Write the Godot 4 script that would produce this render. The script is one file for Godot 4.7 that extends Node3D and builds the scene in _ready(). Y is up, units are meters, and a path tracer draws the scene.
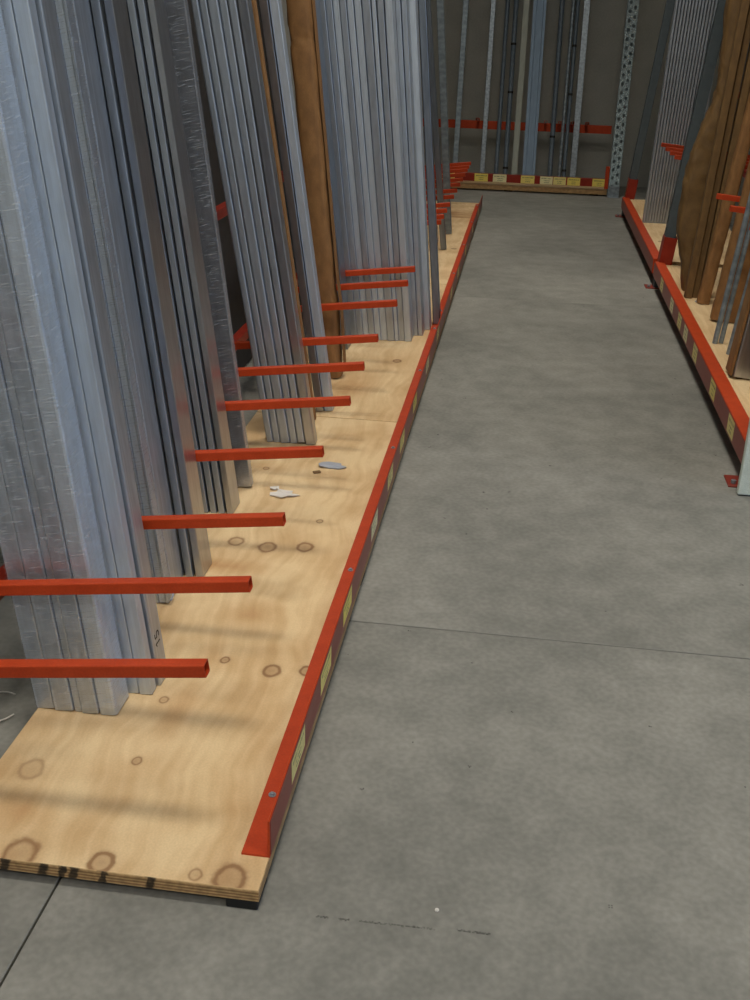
extends Node3D

# ------------------------------------------------------------------ helpers
var used := {}
var M := {}

func numbered(called: String) -> String:
	if not used.has(called):
		used[called] = 0
		return called
	used[called] += 1
	return "%s_%03d" % [called, used[called]]

func tag(o: Node, label: String, category: String, group := "", kind := "") -> Node:
	if label != "": o.set_meta("label", label)
	if category != "": o.set_meta("category", category)
	if group != "": o.set_meta("group", group)
	if kind != "": o.set_meta("kind", kind)
	return o

func base(called: String, at := Vector3.ZERO) -> Node3D:
	var o := Node3D.new()
	o.name = numbered(called)
	add_child(o)
	o.position = at
	return o

func st_new() -> SurfaceTool:
	var st := SurfaceTool.new()
	st.begin(Mesh.PRIMITIVE_TRIANGLES)
	return st

func put(called: String, mesh: Mesh, m: Material, parent: Node = self, t := Transform3D.IDENTITY) -> MeshInstance3D:
	var o := MeshInstance3D.new()
	o.name = numbered(called) if parent == self else called
	o.mesh = mesh
	if m: o.material_override = m
	o.transform = t
	parent.add_child(o, true)
	return o

func obj(called: String, st: SurfaceTool, m: Material, parent: Node = self, t := Transform3D.IDENTITY) -> MeshInstance3D:
	return put(called, st.commit(), m, parent, t)

func tri(st: SurfaceTool, a: Vector3, b: Vector3, c: Vector3, n: Vector3, ua: Vector2, ub: Vector2, uc: Vector2) -> void:
	var flip := (b - a).cross(c - a).dot(n) > 0.0
	var vs := [a, c, b] if flip else [a, b, c]
	var us := [ua, uc, ub] if flip else [ua, ub, uc]
	for i in 3:
		st.set_normal(n)
		st.set_uv(us[i])
		st.add_vertex(vs[i])

func quad(st: SurfaceTool, a: Vector3, b: Vector3, c: Vector3, d: Vector3, n: Vector3, ua := Vector2(0, 0), ub := Vector2(1, 0), uc := Vector2(1, 1), ud := Vector2(0, 1)) -> void:
	tri(st, a, b, c, n, ua, ub, uc)
	tri(st, a, c, d, n, ua, uc, ud)

# a profile in x/z drawn along y for a length, placed by t; inner makes it hollow
func ext(st: SurfaceTool, outer: PackedVector2Array, length: float, t := Transform3D.IDENTITY, inner := PackedVector2Array()) -> void:
	var n := outer.size()
	var ctr := Vector2.ZERO
	var area := 0.0
	for i in n:
		area += outer[i].cross(outer[(i + 1) % n])
	for ring in [outer, inner]:
		if ring.is_empty(): continue
		var s: float = 1.0 if area > 0.0 else -1.0
		if ring == inner: s = -s
		var u := 0.0
		for i in ring.size():
			var p: Vector2 = ring[i]
			var q: Vector2 = ring[(i + 1) % ring.size()]
			var d := q - p
			var l := d.length()
			if l < 1e-6: continue
			var nn := Vector3(d.y, 0, -d.x) / l * s
			quad(st, t * Vector3(p.x, 0, p.y), t * Vector3(q.x, 0, q.y), t * Vector3(q.x, length, q.y), t * Vector3(p.x, length, p.y), (t.basis * nn).normalized(),
				Vector2(u, 0), Vector2(u + l, 0), Vector2(u + l, length), Vector2(u, length))
			u += l
	for e in 2:
		var y: float = 0.0 if e == 0 else length
		var nv: Vector3 = (t.basis * Vector3(0, -1 if e == 0 else 1, 0)).normalized()
		if inner.is_empty():
			var idx := Geometry2D.triangulate_polygon(outer)
			for k in range(0, idx.size(), 3):
				var a := outer[idx[k]]
				var b := outer[idx[k + 1]]
				var c := outer[idx[k + 2]]
				tri(st, t * Vector3(a.x, y, a.y), t * Vector3(b.x, y, b.y), t * Vector3(c.x, y, c.y), nv, a, b, c)
		else:
			for i in n:
				var j := (i + 1) % n
				quad(st, t * Vector3(outer[i].x, y, outer[i].y), t * Vector3(outer[j].x, y, outer[j].y), t * Vector3(inner[j].x, y, inner[j].y), t * Vector3(inner[i].x, y, inner[i].y), nv, outer[i], outer[j], inner[j], inner[i])

# rectangle from x0..x1, z0..z1 with small rounded corners
func rect(x0: float, x1: float, z0: float, z1: float, r := 0.002, seg := 2) -> PackedVector2Array:
	var o := PackedVector2Array()
	var cs := [Vector2(x1 - r, z1 - r), Vector2(x0 + r, z1 - r), Vector2(x0 + r, z0 + r), Vector2(x1 - r, z0 + r)]
	for k in 4:
		for s in seg + 1:
			var a := PI * 0.5 * (k + float(s) / seg)
			o.append(cs[k] + Vector2(cos(a), sin(a)) * r)
	return o

func circ(r: float, n := 16, c := Vector2.ZERO) -> PackedVector2Array:
	var o := PackedVector2Array()
	for i in n:
		var a := TAU * i / n
		o.append(c + Vector2(cos(a), sin(a)) * r)
	return o

func tube_rect(w: float, d: float, wall: float, length: float, r := 0.003) -> SurfaceTool:
	var st := st_new()
	ext(st, rect(0, w, -d, 0, r), length, Transform3D.IDENTITY, rect(wall, w - wall, -d + wall, -wall, maxf(r - wall, 0.0005)))
	return st

# axis-aligned chamfered box
func cbox(st: SurfaceTool, a: Vector3, b: Vector3, c := 0.002) -> void:
	var lo := Vector3(minf(a.x, b.x), minf(a.y, b.y), minf(a.z, b.z))
	var hi := Vector3(maxf(a.x, b.x), maxf(a.y, b.y), maxf(a.z, b.z))
	var p := func(x: int, y: int, z: int, axis: int) -> Vector3:
		var v := Vector3(hi.x if x > 0 else lo.x, hi.y if y > 0 else lo.y, hi.z if z > 0 else lo.z)
		if axis != 0: v.x -= c * x
		if axis != 1: v.y -= c * y
		if axis != 2: v.z -= c * z
		return v
	for s in [-1, 1]:
		for f in [[0, [s, -1, -1], [s, 1, -1], [s, 1, 1], [s, -1, 1]], [1, [-1, s, -1], [1, s, -1], [1, s, 1], [-1, s, 1]], [2, [-1, -1, s], [1, -1, s], [1, 1, s], [-1, 1, s]]]:
			var ax: int = f[0]
			var q := []
			for k in range(1, 5): q.append(p.call(f[k][0], f[k][1], f[k][2], ax))
			var n := Vector3.ZERO
			n[ax] = s
			var uv := []
			for v in q:
				uv.append(Vector2(v.z, v.y) if ax == 0 else (Vector2(v.x, v.z) if ax == 1 else Vector2(v.x, v.y)))
			quad(st, q[0], q[1], q[2], q[3], n, uv[0], uv[1], uv[2], uv[3])
	for ax in 3:
		var b1 := (ax + 1) % 3
		var b2 := (ax + 2) % 3
		for s1 in [-1, 1]:
			for s2 in [-1, 1]:
				var i0 := [0, 0, 0]
				var i1 := [0, 0, 0]
				i0[b1] = s1; i0[b2] = s2; i0[ax] = -1
				i1[b1] = s1; i1[b2] = s2; i1[ax] = 1
				var n := Vector3.ZERO
				n[b1] = s1
				n[b2] = s2
				quad(st, p.call(i0[0], i0[1], i0[2], b1), p.call(i1[0], i1[1], i1[2], b1), p.call(i1[0], i1[1], i1[2], b2), p.call(i0[0], i0[1], i0[2], b2), n.normalized())
	for x in [-1, 1]:
		for y in [-1, 1]:
			for z in [-1, 1]:
				tri(st, p.call(x, y, z, 0), p.call(x, y, z, 1), p.call(x, y, z, 2), Vector3(x, y, z).normalized(), Vector2.ZERO, Vector2.ZERO, Vector2.ZERO)

func box_st(a: Vector3, b: Vector3, c := 0.002) -> SurfaceTool:
	var st := st_new()
	cbox(st, a, b, c)
	return st

# round wire or pipe through points
func wire(st: SurfaceTool, pts: Array, r: float, n := 8) -> void:
	var rings := []
	for i in pts.size():
		var d: Vector3 = (pts[mini(i + 1, pts.size() - 1)] - pts[maxi(i - 1, 0)]).normalized()
		var s := d.cross(Vector3.UP if absf(d.y) < 0.9 else Vector3.RIGHT).normalized()
		var u := s.cross(d)
		var ring := []
		for k in n:
			var a := TAU * k / n
			ring.append([pts[i] + (s * cos(a) + u * sin(a)) * r, s * cos(a) + u * sin(a)])
		rings.append(ring)
	for i in rings.size() - 1:
		for k in n:
			var j := (k + 1) % n
			quad(st, rings[i][k][0], rings[i][j][0], rings[i + 1][j][0], rings[i + 1][k][0], (rings[i][k][1] + rings[i][j][1]).normalized())

# local +y turned along world direction d, local x kept near hint
func along(origin: Vector3, d: Vector3, hint: Vector3) -> Transform3D:
	var y := d.normalized()
	var z := hint.cross(y).normalized()
	var x := y.cross(z)
	return Transform3D(Basis(x, y, z), origin)

# ------------------------------------------------------------------ textures
func noise(seed_: int, freq: float, oct := 4) -> FastNoiseLite:
	var n := FastNoiseLite.new()
	n.seed = seed_
	n.noise_type = FastNoiseLite.TYPE_SIMPLEX_SMOOTH
	n.frequency = freq
	n.fractal_octaves = oct
	return n

func nbytes(seed_: int, w: int, h: int, fx: float, oct := 4, seamless := false) -> PackedByteArray:
	var n := noise(seed_, fx, oct)
	var im := n.get_seamless_image(w, h) if seamless else n.get_image(w, h)
	im.convert(Image.FORMAT_L8)
	return im.get_data()

func tex(data: PackedByteArray, w: int, h: int) -> ImageTexture:
	var im := Image.create_from_data(w, h, false, Image.FORMAT_RGB8, data)
	im.generate_mipmaps()
	return ImageTexture.create_from_image(im)

# streaky metal: brightness varies across the width, slowly along the length
func metal_tex(seed_: int, c: Color, amp: float, patch: float) -> ImageTexture:
	var w := 256
	var h := 512
	var rng := RandomNumberGenerator.new()
	rng.seed = seed_
	var col := PackedFloat32Array()
	col.resize(w)
	for i in w: col[i] = rng.randf_range(-1, 1) * 0.55
	for k in 5: 
		var q := rng.randi_range(0, w - 1)
		for i in 12: col[(q + i) % w] += 0.5 * (1.0 if k % 2 == 0 else -1.0)
	var pn := nbytes(seed_ + 7, w, h, 0.018, 4, true)
	var d := PackedByteArray()
	d.resize(w * h * 3)
	for y in h:
		for x in w:
			var v := 1.0 + amp * col[x] + patch * (pn[y * w + x] / 127.5 - 1.0)
			var i := (y * w + x) * 3
			d[i] = clampi(int(c.r * v * 255), 0, 255)
			d[i + 1] = clampi(int(c.g * v * 255), 0, 255)
			d[i + 2] = clampi(int(c.b * v * 255), 0, 255)
	return tex(d, w, h)

func metal(seed_: int, c: Color, rough: float, metallic := 0.85, amp := 0.05, patch := 0.06, scale := Vector3(9, 0.8, 1)) -> StandardMaterial3D:
	var m := StandardMaterial3D.new()
	m.albedo_texture = metal_tex(seed_, c, amp, patch)
	m.uv1_scale = scale
	m.metallic = metallic
	m.roughness = rough
	return m

func patchy_tex(seed_: int, a: Color, b: Color, fine: float, w := 512, h := 512, f := 0.012) -> ImageTexture:
	var n1 := nbytes(seed_, w, h, f, 5, true)
	var n2 := nbytes(seed_ + 3, w, h, 0.2, 2, true)
	var d := PackedByteArray()
	d.resize(w * h * 3)
	for i in w * h:
		var t := n1[i] / 255.0
		var v := 1.0 + fine * (n2[i] / 127.5 - 1.0)
		d[i * 3] = clampi(int(lerpf(a.r, b.r, t) * v * 255), 0, 255)
		d[i * 3 + 1] = clampi(int(lerpf(a.g, b.g, t) * v * 255), 0, 255)
		d[i * 3 + 2] = clampi(int(lerpf(a.b, b.b, t) * v * 255), 0, 255)
	return tex(d, w, h)

func paint(c: Color, rough := 0.45, spec := 0.5) -> StandardMaterial3D:
	var m := StandardMaterial3D.new()
	m.albedo_texture = patchy_tex(int(c.r * 999) + 5, c.darkened(0.07), c.lightened(0.03), 0.05, 256, 256, 0.02)
	m.uv1_scale = Vector3(3, 3, 3)
	m.roughness = rough
	m.metallic_specular = spec
	return m

# plywood face: x = across the sheet, y = along it; knots are [u metres, v metres, size]
func ply_tex(seed_: int, w_m: float, l_m: float, w: int, h: int, knots: Array, stains: Array) -> ImageTexture:
	var big := nbytes(seed_, w, h, 0.006, 4)
	var fine := nbytes(seed_ + 1, w, h, 0.25, 2)
	var warp := noise(seed_ + 2, 0.9, 3)
	var grain := noise(seed_ + 3, 1.0, 3)
	var d := PackedByteArray()
	d.resize(w * h * 3)
	var light := Color(0.885, 0.78, 0.605)
	var dark := Color(0.775, 0.64, 0.46)
	var kcol := Color(0.47, 0.33, 0.21)
	for y in h:
		var vm := float(y) / h * l_m
		for x in w:
			var um := float(x) / w * w_m
			var k := y * w + x
			var wu := um + 0.045 * warp.get_noise_2d(um * 2.2, vm * 2.6)
			# veneer figure: long cathedral bands with slow waves along the sheet
			var g := grain.get_noise_2d(wu * 26.0, vm * 1.1)
			var band := 0.5 + 0.5 * sin((wu * 34.0 + 3.2 * warp.get_noise_2d(um * 1.2 + 9.0, vm * 1.0)) * 2.2)
			var t := 0.40 + 0.42 * g + 0.10 * (band - 0.5) + 0.55 * (big[k] / 127.5 - 1.0)
			var c := light.lerp(dark, clampf(t, 0, 1))
			for s in stains:
				var ds := Vector2((um - s[0]) / s[2], (vm - s[1]) / s[3]).length()
				if ds < 1.0: c = c.lerp(s[4], (1.0 - ds) * s[5] * (0.5 + big[k] / 255.0))
			for q in knots:
				var dx: float = um - q[0]
				var dy: float = (vm - q[1]) * 0.8
				var r: float = sqrt(dx * dx + dy * dy) * (1.0 + 0.15 * grain.get_noise_2d(um * 28.0, vm * 28.0)) / q[2]
				if r < 1.7:
					var ring := exp(-pow((r - 0.75) / 0.14, 2.0))
					var fill := clampf(1.1 - r, 0.0, 1.0)
					var halo := clampf((1.5 - r) / 0.9, 0.0, 1.0) * 0.12
					c = c.lerp(kcol, clampf(ring * q[3] + fill * q[3] * 0.3 + halo, 0.0, 0.7))
			var f := 1.0 + 0.035 * (fine[k] / 127.5 - 1.0)
			d[k * 3] = clampi(int(c.r * f * 255), 0, 255)
			d[k * 3 + 1] = clampi(int(c.g * f * 255), 0, 255)
			d[k * 3 + 2] = clampi(int(c.b * f * 255), 0, 255)
	return tex(d, w, h)

# veneers seen on the cut edge of a sheet, with black marker strokes at given places
func edge_tex(seed_: int, len_m: float, marks: Array) -> ImageTexture:
	var w := 768
	var h := 32
	var rng := RandomNumberGenerator.new()
	rng.seed = seed_
	var nb := nbytes(seed_, w, h, 0.05, 4)
	var d := PackedByteArray()
	d.resize(w * h * 3)
	for y in h:
		var layer := int(float(y) / h * 7.0)
		var c := Color(0.72, 0.59, 0.41) if layer % 2 == 0 else Color(0.56, 0.43, 0.28)
		for x in w:
			var um := float(x) / w * len_m
			var v := 0.86 + 0.28 * nb[y * w + x] / 255.0
			var cc := c * v
			for m in marks:
				var e: float = absf(um - m[0] + 0.006 * (float(y) / h - 0.5) + 0.006 * (nb[y * w + x] / 255.0 - 0.5)) / m[1]
				if e < 1.0: cc = cc.lerp(Color(0.05, 0.045, 0.04), clampf((1.0 - e) * 2.0, 0, 0.8) * (0.6 + 0.4 * nb[(h - 1 - y) * w + x] / 255.0))
			var i := (y * w + x) * 3
			d[i] = clampi(int(cc.r * 255), 0, 255)
			d[i + 1] = clampi(int(cc.g * 255), 0, 255)
			d[i + 2] = clampi(int(cc.b * 255), 0, 255)
	return tex(d, w, h)

# a yellow price sticker with two rows of small dark print too fine to read
func label_tex(seed_: int, paper: Color) -> ImageTexture:
	var w := 128
	var h := 64
	var rng := RandomNumberGenerator.new()
	rng.seed = seed_
	var im := Image.create(w, h, false, Image.FORMAT_RGB8)
	im.fill(paper)
	var ink := Color(0.36, 0.34, 0.24)
	for row in [[12, 10, 14, 112], [32, 6, 40, 92], [46, 8, 44, 88]]:
		var x: int = row[2]
		while x < row[3]:
			var cw := rng.randi_range(3, 6)
			im.fill_rect(Rect2i(x, row[0], 2, row[1]), ink)
			if rng.randf() < 0.7: im.fill_rect(Rect2i(x, row[0] + rng.randi_range(0, row[1] - 2), cw, 2), ink)
			if rng.randf() < 0.5: im.fill_rect(Rect2i(x + cw - 1, row[0], 2, row[1]), ink)
			x += cw + rng.randi_range(2, 5)
	im.generate_mipmaps()
	return ImageTexture.create_from_image(im)

# shrunk film: faint pale creases that run across the bundle
func film_mat(seed_: int, strength: float, tint: Color, relief := 0.35) -> StandardMaterial3D:
	var w := 512
	var h := 1024
	var n := noise(seed_, 1.0, 4)
	var d := PackedByteArray()
	d.resize(w * h * 4)
	var hb := PackedByteArray()
	hb.resize(w * h)
	for y in h:
		for x in w:
			var s := n.get_noise_2d(x * 0.010 , y * 0.16 + x * 0.018)
			var b := n.get_noise_2d(x * 0.02 + 300.0, y * 0.008)
			var a := strength * (0.5 + 0.8 * b) + 0.55 * maxf(0.0, s - 0.22)
			var i := y * w + x
			d[i * 4] = int(tint.r * 255)
			d[i * 4 + 1] = int(tint.g * 255)
			d[i * 4 + 2] = int(tint.b * 255)
			d[i * 4 + 3] = clampi(int(a * 255), 4, 120)
			hb[i] = clampi(int(128 + 120 * s), 0, 255)
	var im := Image.create_from_data(w, h, false, Image.FORMAT_RGBA8, d)
	im.generate_mipmaps()
	var hm := Image.create_from_data(w, h, false, Image.FORMAT_L8, hb)
	hm.convert(Image.FORMAT_RGBA8)
	hm.bump_map_to_normal_map(3.0)
	hm.generate_mipmaps()
	var m := StandardMaterial3D.new()
	m.transparency = BaseMaterial3D.TRANSPARENCY_ALPHA
	m.albedo_texture = ImageTexture.create_from_image(im)
	m.normal_enabled = relief > 0.0
	if relief > 0.0: m.normal_texture = ImageTexture.create_from_image(hm)
	m.normal_scale = relief
	m.roughness = 0.22
	m.uv1_scale = Vector3(3.0, 1.5, 1)
	return m

# ------------------------------------------------------------------ stock
const LEFT_DECK := 0.046
const RIGHT_DECK := 0.15

# a length of stock whose front left bottom edge stands at (x, z) and leans by deg (left for +)
func lean_at(x: float, z: float, deg: float, deck: float) -> Transform3D:
	return Transform3D(Basis(Vector3(0, 0, 1), deg_to_rad(deg)), Vector3(x, deck + 0.0006, z))

# the same for stock that leans right: its right bottom corner touches, so lift it a little
func lean_right(x: float, z: float, w: float, deg: float, deck: float) -> Transform3D:
	var a := deg_to_rad(deg)
	return Transform3D(Basis(Vector3(0, 0, 1), -a), Vector3(x, deck + w * sin(a) + 0.0006, z))

# wrinkled paper-board wrap: rounded sections [y, x centre, half width, half depth]
func wrap_st(secs: Array, seed_: int, rough: float) -> SurfaceTool:
	var nz := noise(seed_, 1.0, 3)
	var st := st_new()
	st.set_smooth_group(0)
	var n := 20
	var rows := []
	var steps := 60
	for k in steps + 1:
		var f := float(k) / steps * (secs.size() - 1)
		var i := mini(int(f), secs.size() - 2)
		var t := f - i
		var row := []
		for j in n:
			var a := TAU * j / n
			var sx: float = lerpf(secs[i][2], secs[i + 1][2], t)
			var sz: float = lerpf(secs[i][3], secs[i + 1][3], t)
			var cx := signf(cos(a)) * pow(absf(cos(a)), 0.55)
			var cz := signf(sin(a)) * pow(absf(sin(a)), 0.55)
			var y: float = lerpf(secs[i][0], secs[i + 1][0], t)
			var wob := 0.0 if k == 0 else rough * (nz.get_noise_3d(cx * 1.5, y * 9.0, cz * 1.5) + 0.6 * nz.get_noise_3d(cx * 4.0 + 20.0, y * 26.0, cz * 4.0))
			row.append(Vector3(lerpf(secs[i][1], secs[i + 1][1], t) + cx * (sx + wob), y, cz * (sz + wob)))
		rows.append(row)
	for k in steps:
		for j in n:
			var q := (j + 1) % n
			var u0 := float(j) / n * 0.4
			var u1 := float(j + 1) / n * 0.4
			for v in [[rows[k][j], Vector2(u0, rows[k][j].y)], [rows[k][q], Vector2(u1, rows[k][q].y)], [rows[k + 1][q], Vector2(u1, rows[k + 1][q].y)], [rows[k][j], Vector2(u0, rows[k][j].y)], [rows[k + 1][q], Vector2(u1, rows[k + 1][q].y)], [rows[k + 1][j], Vector2(u0, rows[k + 1][j].y)]]:
				st.set_uv(v[1])
				st.add_vertex(v[0])
	for e in [0, steps]:
		for j in range(1, n - 1):
			var tr := [rows[e][0], rows[e][j], rows[e][j + 1]] if e == 0 else [rows[e][0], rows[e][j + 1], rows[e][j]]
			for v in tr:
				st.set_smooth_group(-1)
				st.set_uv(Vector2(v.x, v.z))
				st.add_vertex(v)
	st.generate_normals()
	return st

func nth(i: int) -> String:
	return ["first", "second", "third", "fourth", "fifth", "sixth", "seventh", "eighth", "ninth", "tenth", "eleventh", "twelfth", "thirteenth", "fourteenth", "fifteenth", "sixteenth"][i]

# ------------------------------------------------------------------ scene
func _ready() -> void:
	# camera
	var cam := Camera3D.new()
	cam.name = "camera"
	cam.fov = 50.1335
	cam.transform = Transform3D(Basis(Vector3(0.989955, 0.027847, -0.138610), Vector3(-0.081434, 0.913753, -0.398025), Vector3(0.115571, 0.405314, 0.906843)), Vector3(0, 1.40, 0))
	cam.near = 0.02
	cam.far = 200.0
	add_child(cam)
	cam.current = true
	# sky through an unseen roller door on the right, lighting the left metal
	var sky := Sky.new()
	var sm := ProceduralSkyMaterial.new()
	sm.sky_top_color = Color(0.38, 0.55, 0.82)
	sm.sky_horizon_color = Color(0.70, 0.81, 0.93)
	sm.ground_horizon_color = Color(0.55, 0.55, 0.53)
	sm.ground_bottom_color = Color(0.36, 0.36, 0.35)
	sm.energy_multiplier = 5.2
	sky.sky_material = sm
	var env := Environment.new()
	env.background_mode = Environment.BG_SKY
	env.sky = sky
	env.ambient_light_source = Environment.AMBIENT_SOURCE_DISABLED
	env.tonemap_mode = Environment.TONE_MAPPER_LINEAR
	env.tonemap_exposure = 0.58
	env.sdfgi_enabled = true
	env.ssao_enabled = true
	env.ssil_enabled = true
	var we := WorldEnvironment.new()
	we.name = "world_environment"
	we.environment = env
	add_child(we)

	make_materials()
	for f in [[-0.1, 5.4, -0.9, 20.0], [-0.1, 5.4, 3.0, 20.0], [-0.1, 5.4, -4.6, 24.0], [-0.1, 5.4, -8.2, 26.0], [4.4, 5.4, 1.0, 20.0]]:
		unseen_ceiling_lamp(Vector3(f[0], f[1], f[2]), f[3])
	room()
	left_platform()
	left_rack()
	right_rack()
	far_rack()
	left_stock()
	gap_backing()
	right_stock()
	far_stock()
	litter()

func make_materials() -> void:
	M.alu = metal(11, Color(0.70, 0.735, 0.775), 0.42, 0.85)
	M.alu_light = metal(23, Color(0.76, 0.80, 0.84), 0.48, 0.75, 0.03, 0.04)
	M.alu_dark = metal(37, Color(0.54, 0.575, 0.62), 0.36, 0.9, 0.07, 0.07)
	M.alu_smooth = metal(41, Color(0.70, 0.71, 0.73), 0.28, 0.92, 0.03, 0.06)
	M.galv = metal(53, Color(0.55, 0.60, 0.63), 0.45, 0.6, 0.03, 0.14, Vector3(4, 2.5, 1))
	M.galv_dark = metal(59, Color(0.43, 0.485, 0.53), 0.5, 0.35, 0.04, 0.10, Vector3(5, 2, 1))
	M.cream_pipe = metal(61, Color(0.62, 0.64, 0.60), 0.5, 0.4, 0.02, 0.06)
	M.zinc = metal(67, Color(0.58, 0.62, 0.65), 0.42, 0.7, 0.03, 0.16, Vector3(5, 4, 1))
	M.orange = paint(Color(0.73, 0.245, 0.085), 0.5, 0.4)
	M.post = paint(Color(0.64, 0.71, 0.73), 0.5)
	M.red = paint(Color(0.56, 0.15, 0.08), 0.42, 0.4)
	M.white_panel = paint(Color(0.80, 0.84, 0.80), 0.5)
	M.blue_grey = metal(79, Color(0.52, 0.60, 0.68), 0.5, 0.45, 0.04, 0.06)
	M.post_dark = paint(Color(0.29, 0.335, 0.355), 0.5)
	M.black = paint(Color(0.05, 0.05, 0.05), 0.7)
	M.wall = StandardMaterial3D.new()
	M.wall.albedo_texture = patchy_tex(71, Color(0.625, 0.63, 0.60), Color(0.68, 0.68, 0.65), 0.04)
	M.wall.uv1_scale = Vector3(0.5, 0.5, 0.5)
	M.wall.uv1_triplanar = true
	M.wall.uv1_world_triplanar = true
	M.wall.roughness = 0.85
	M.ceil = StandardMaterial3D.new()
	M.ceil.albedo_color = Color(0.66, 0.68, 0.7)
	M.ceil.roughness = 0.8
	M.board = StandardMaterial3D.new()
	M.board.albedo_texture = patchy_tex(83, Color(0.47, 0.33, 0.18), Color(0.58, 0.42, 0.24), 0.05, 512, 512, 0.02)
	M.board.uv1_scale = Vector3(2, 1, 1)
	M.board.roughness = 0.75
	M.dimmed_kraft = StandardMaterial3D.new()
	M.dimmed_kraft.albedo_texture = patchy_tex(89, Color(0.37, 0.275, 0.145), Color(0.48, 0.365, 0.20), 0.06, 512, 512, 0.02)  # darker than board; shade over the right stock is put into this colour
	M.dimmed_kraft.uv1_scale = Vector3(2, 1, 1)
	M.dimmed_kraft.roughness = 0.7
	M.gap_shade = paint(Color(0.17, 0.155, 0.14), 0.8)  # near black, so shade in the left rack gaps is put into the colour
	M.film = film_mat(97, 0.10, Color(0.86, 0.89, 0.92))
	M.film2 = film_mat(101, 0.04, Color(0.86, 0.89, 0.92), 0.0)
	M.paper = StandardMaterial3D.new()
	M.paper.albedo_color = Color(0.85, 0.83, 0.8)
	M.paper.roughness = 0.8
	M.plastic = StandardMaterial3D.new()
	M.plastic.albedo_color = Color(0.62, 0.64, 0.68)
	M.plastic.roughness = 0.35
	M.ink = StandardMaterial3D.new()
	M.ink.albedo_color = Color(0.06, 0.06, 0.07)
	M.ink.roughness = 0.6
	M.strip = paint(Color(0.52, 0.195, 0.145), 0.4)
	M.labels = []
	for i in 4:
		var m := StandardMaterial3D.new()
		m.albedo_texture = label_tex(200 + i, [Color(0.91, 0.83, 0.46), Color(0.89, 0.82, 0.52), Color(0.90, 0.86, 0.66), Color(0.91, 0.83, 0.40)][i])
		m.roughness = 0.5
		M.labels.append(m)

func unseen_ceiling_lamp(at: Vector3, power: float) -> void:
	var t := base("unseen_ceiling_light", at)  # out of view; placed to light the aisle floor and platform
	var w := "in the side bay by the unseen roller door"
	if at.x < 1.0:
		w = "behind the viewer" if at.z > 0.0 else ("over the near end of the aisle" if at.z > -2.0 else ("over the middle of the aisle" if at.z > -6.0 else "over the far end of the aisle"))
	tag(t, "unseen white hanging light panel " + w, "light", "unseen hanging light panels")
	obj("housing", box_st(Vector3(-0.8, 0, -0.32), Vector3(0.8, 0.07, 0.32), 0.008), M.white_panel, t)
	var g := StandardMaterial3D.new()
	g.albedo_color = Color(0.95, 0.95, 0.95)
	g.emission_enabled = true
	g.emission = Color(0.97, 0.98, 1.0)
	g.emission_energy_multiplier = 3.0
	obj("diffuser", box_st(Vector3(-0.77, -0.02, -0.30), Vector3(0.77, 0.0, 0.30), 0.004), g, t)
	for s in [-0.6, 0.6]:
		var st := st_new()
		wire(st, [Vector3(s, 0.07, 0), Vector3(s, 6.58 - at.y, 0)], 0.004, 6)
		obj("hanger_rod", st, M.zinc, t)
	if at.x < 1.0 and at.z < -2.0:
		# unseen lamps beam narrowly downward, so floor brightens more than upright stock
		var sp := SpotLight3D.new()
		sp.name = "light"
		sp.spot_angle = 34.0
		sp.spot_angle_attenuation = 0.6
		sp.spot_range = 20.0
		sp.light_size = 0.5
		sp.light_color = Color(1.0, 0.97, 0.92)
		sp.light_energy = power
		sp.shadow_enabled = true
		sp.position = Vector3(0, -0.03, 0)
		sp.rotation = Vector3(-PI / 2, 0, 0)
		t.add_child(sp)
		return
	var l := AreaLight3D.new()
	l.name = "light"
	l.area_size = Vector2(1.54, 0.60)
	l.light_color = Color(1.0, 0.97, 0.92)
	l.light_energy = power
	l.shadow_enabled = true
	l.position = Vector3(0, -0.03, 0)
	l.rotation = Vector3(-PI / 2, 0, 0)
	t.add_child(l)

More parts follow.
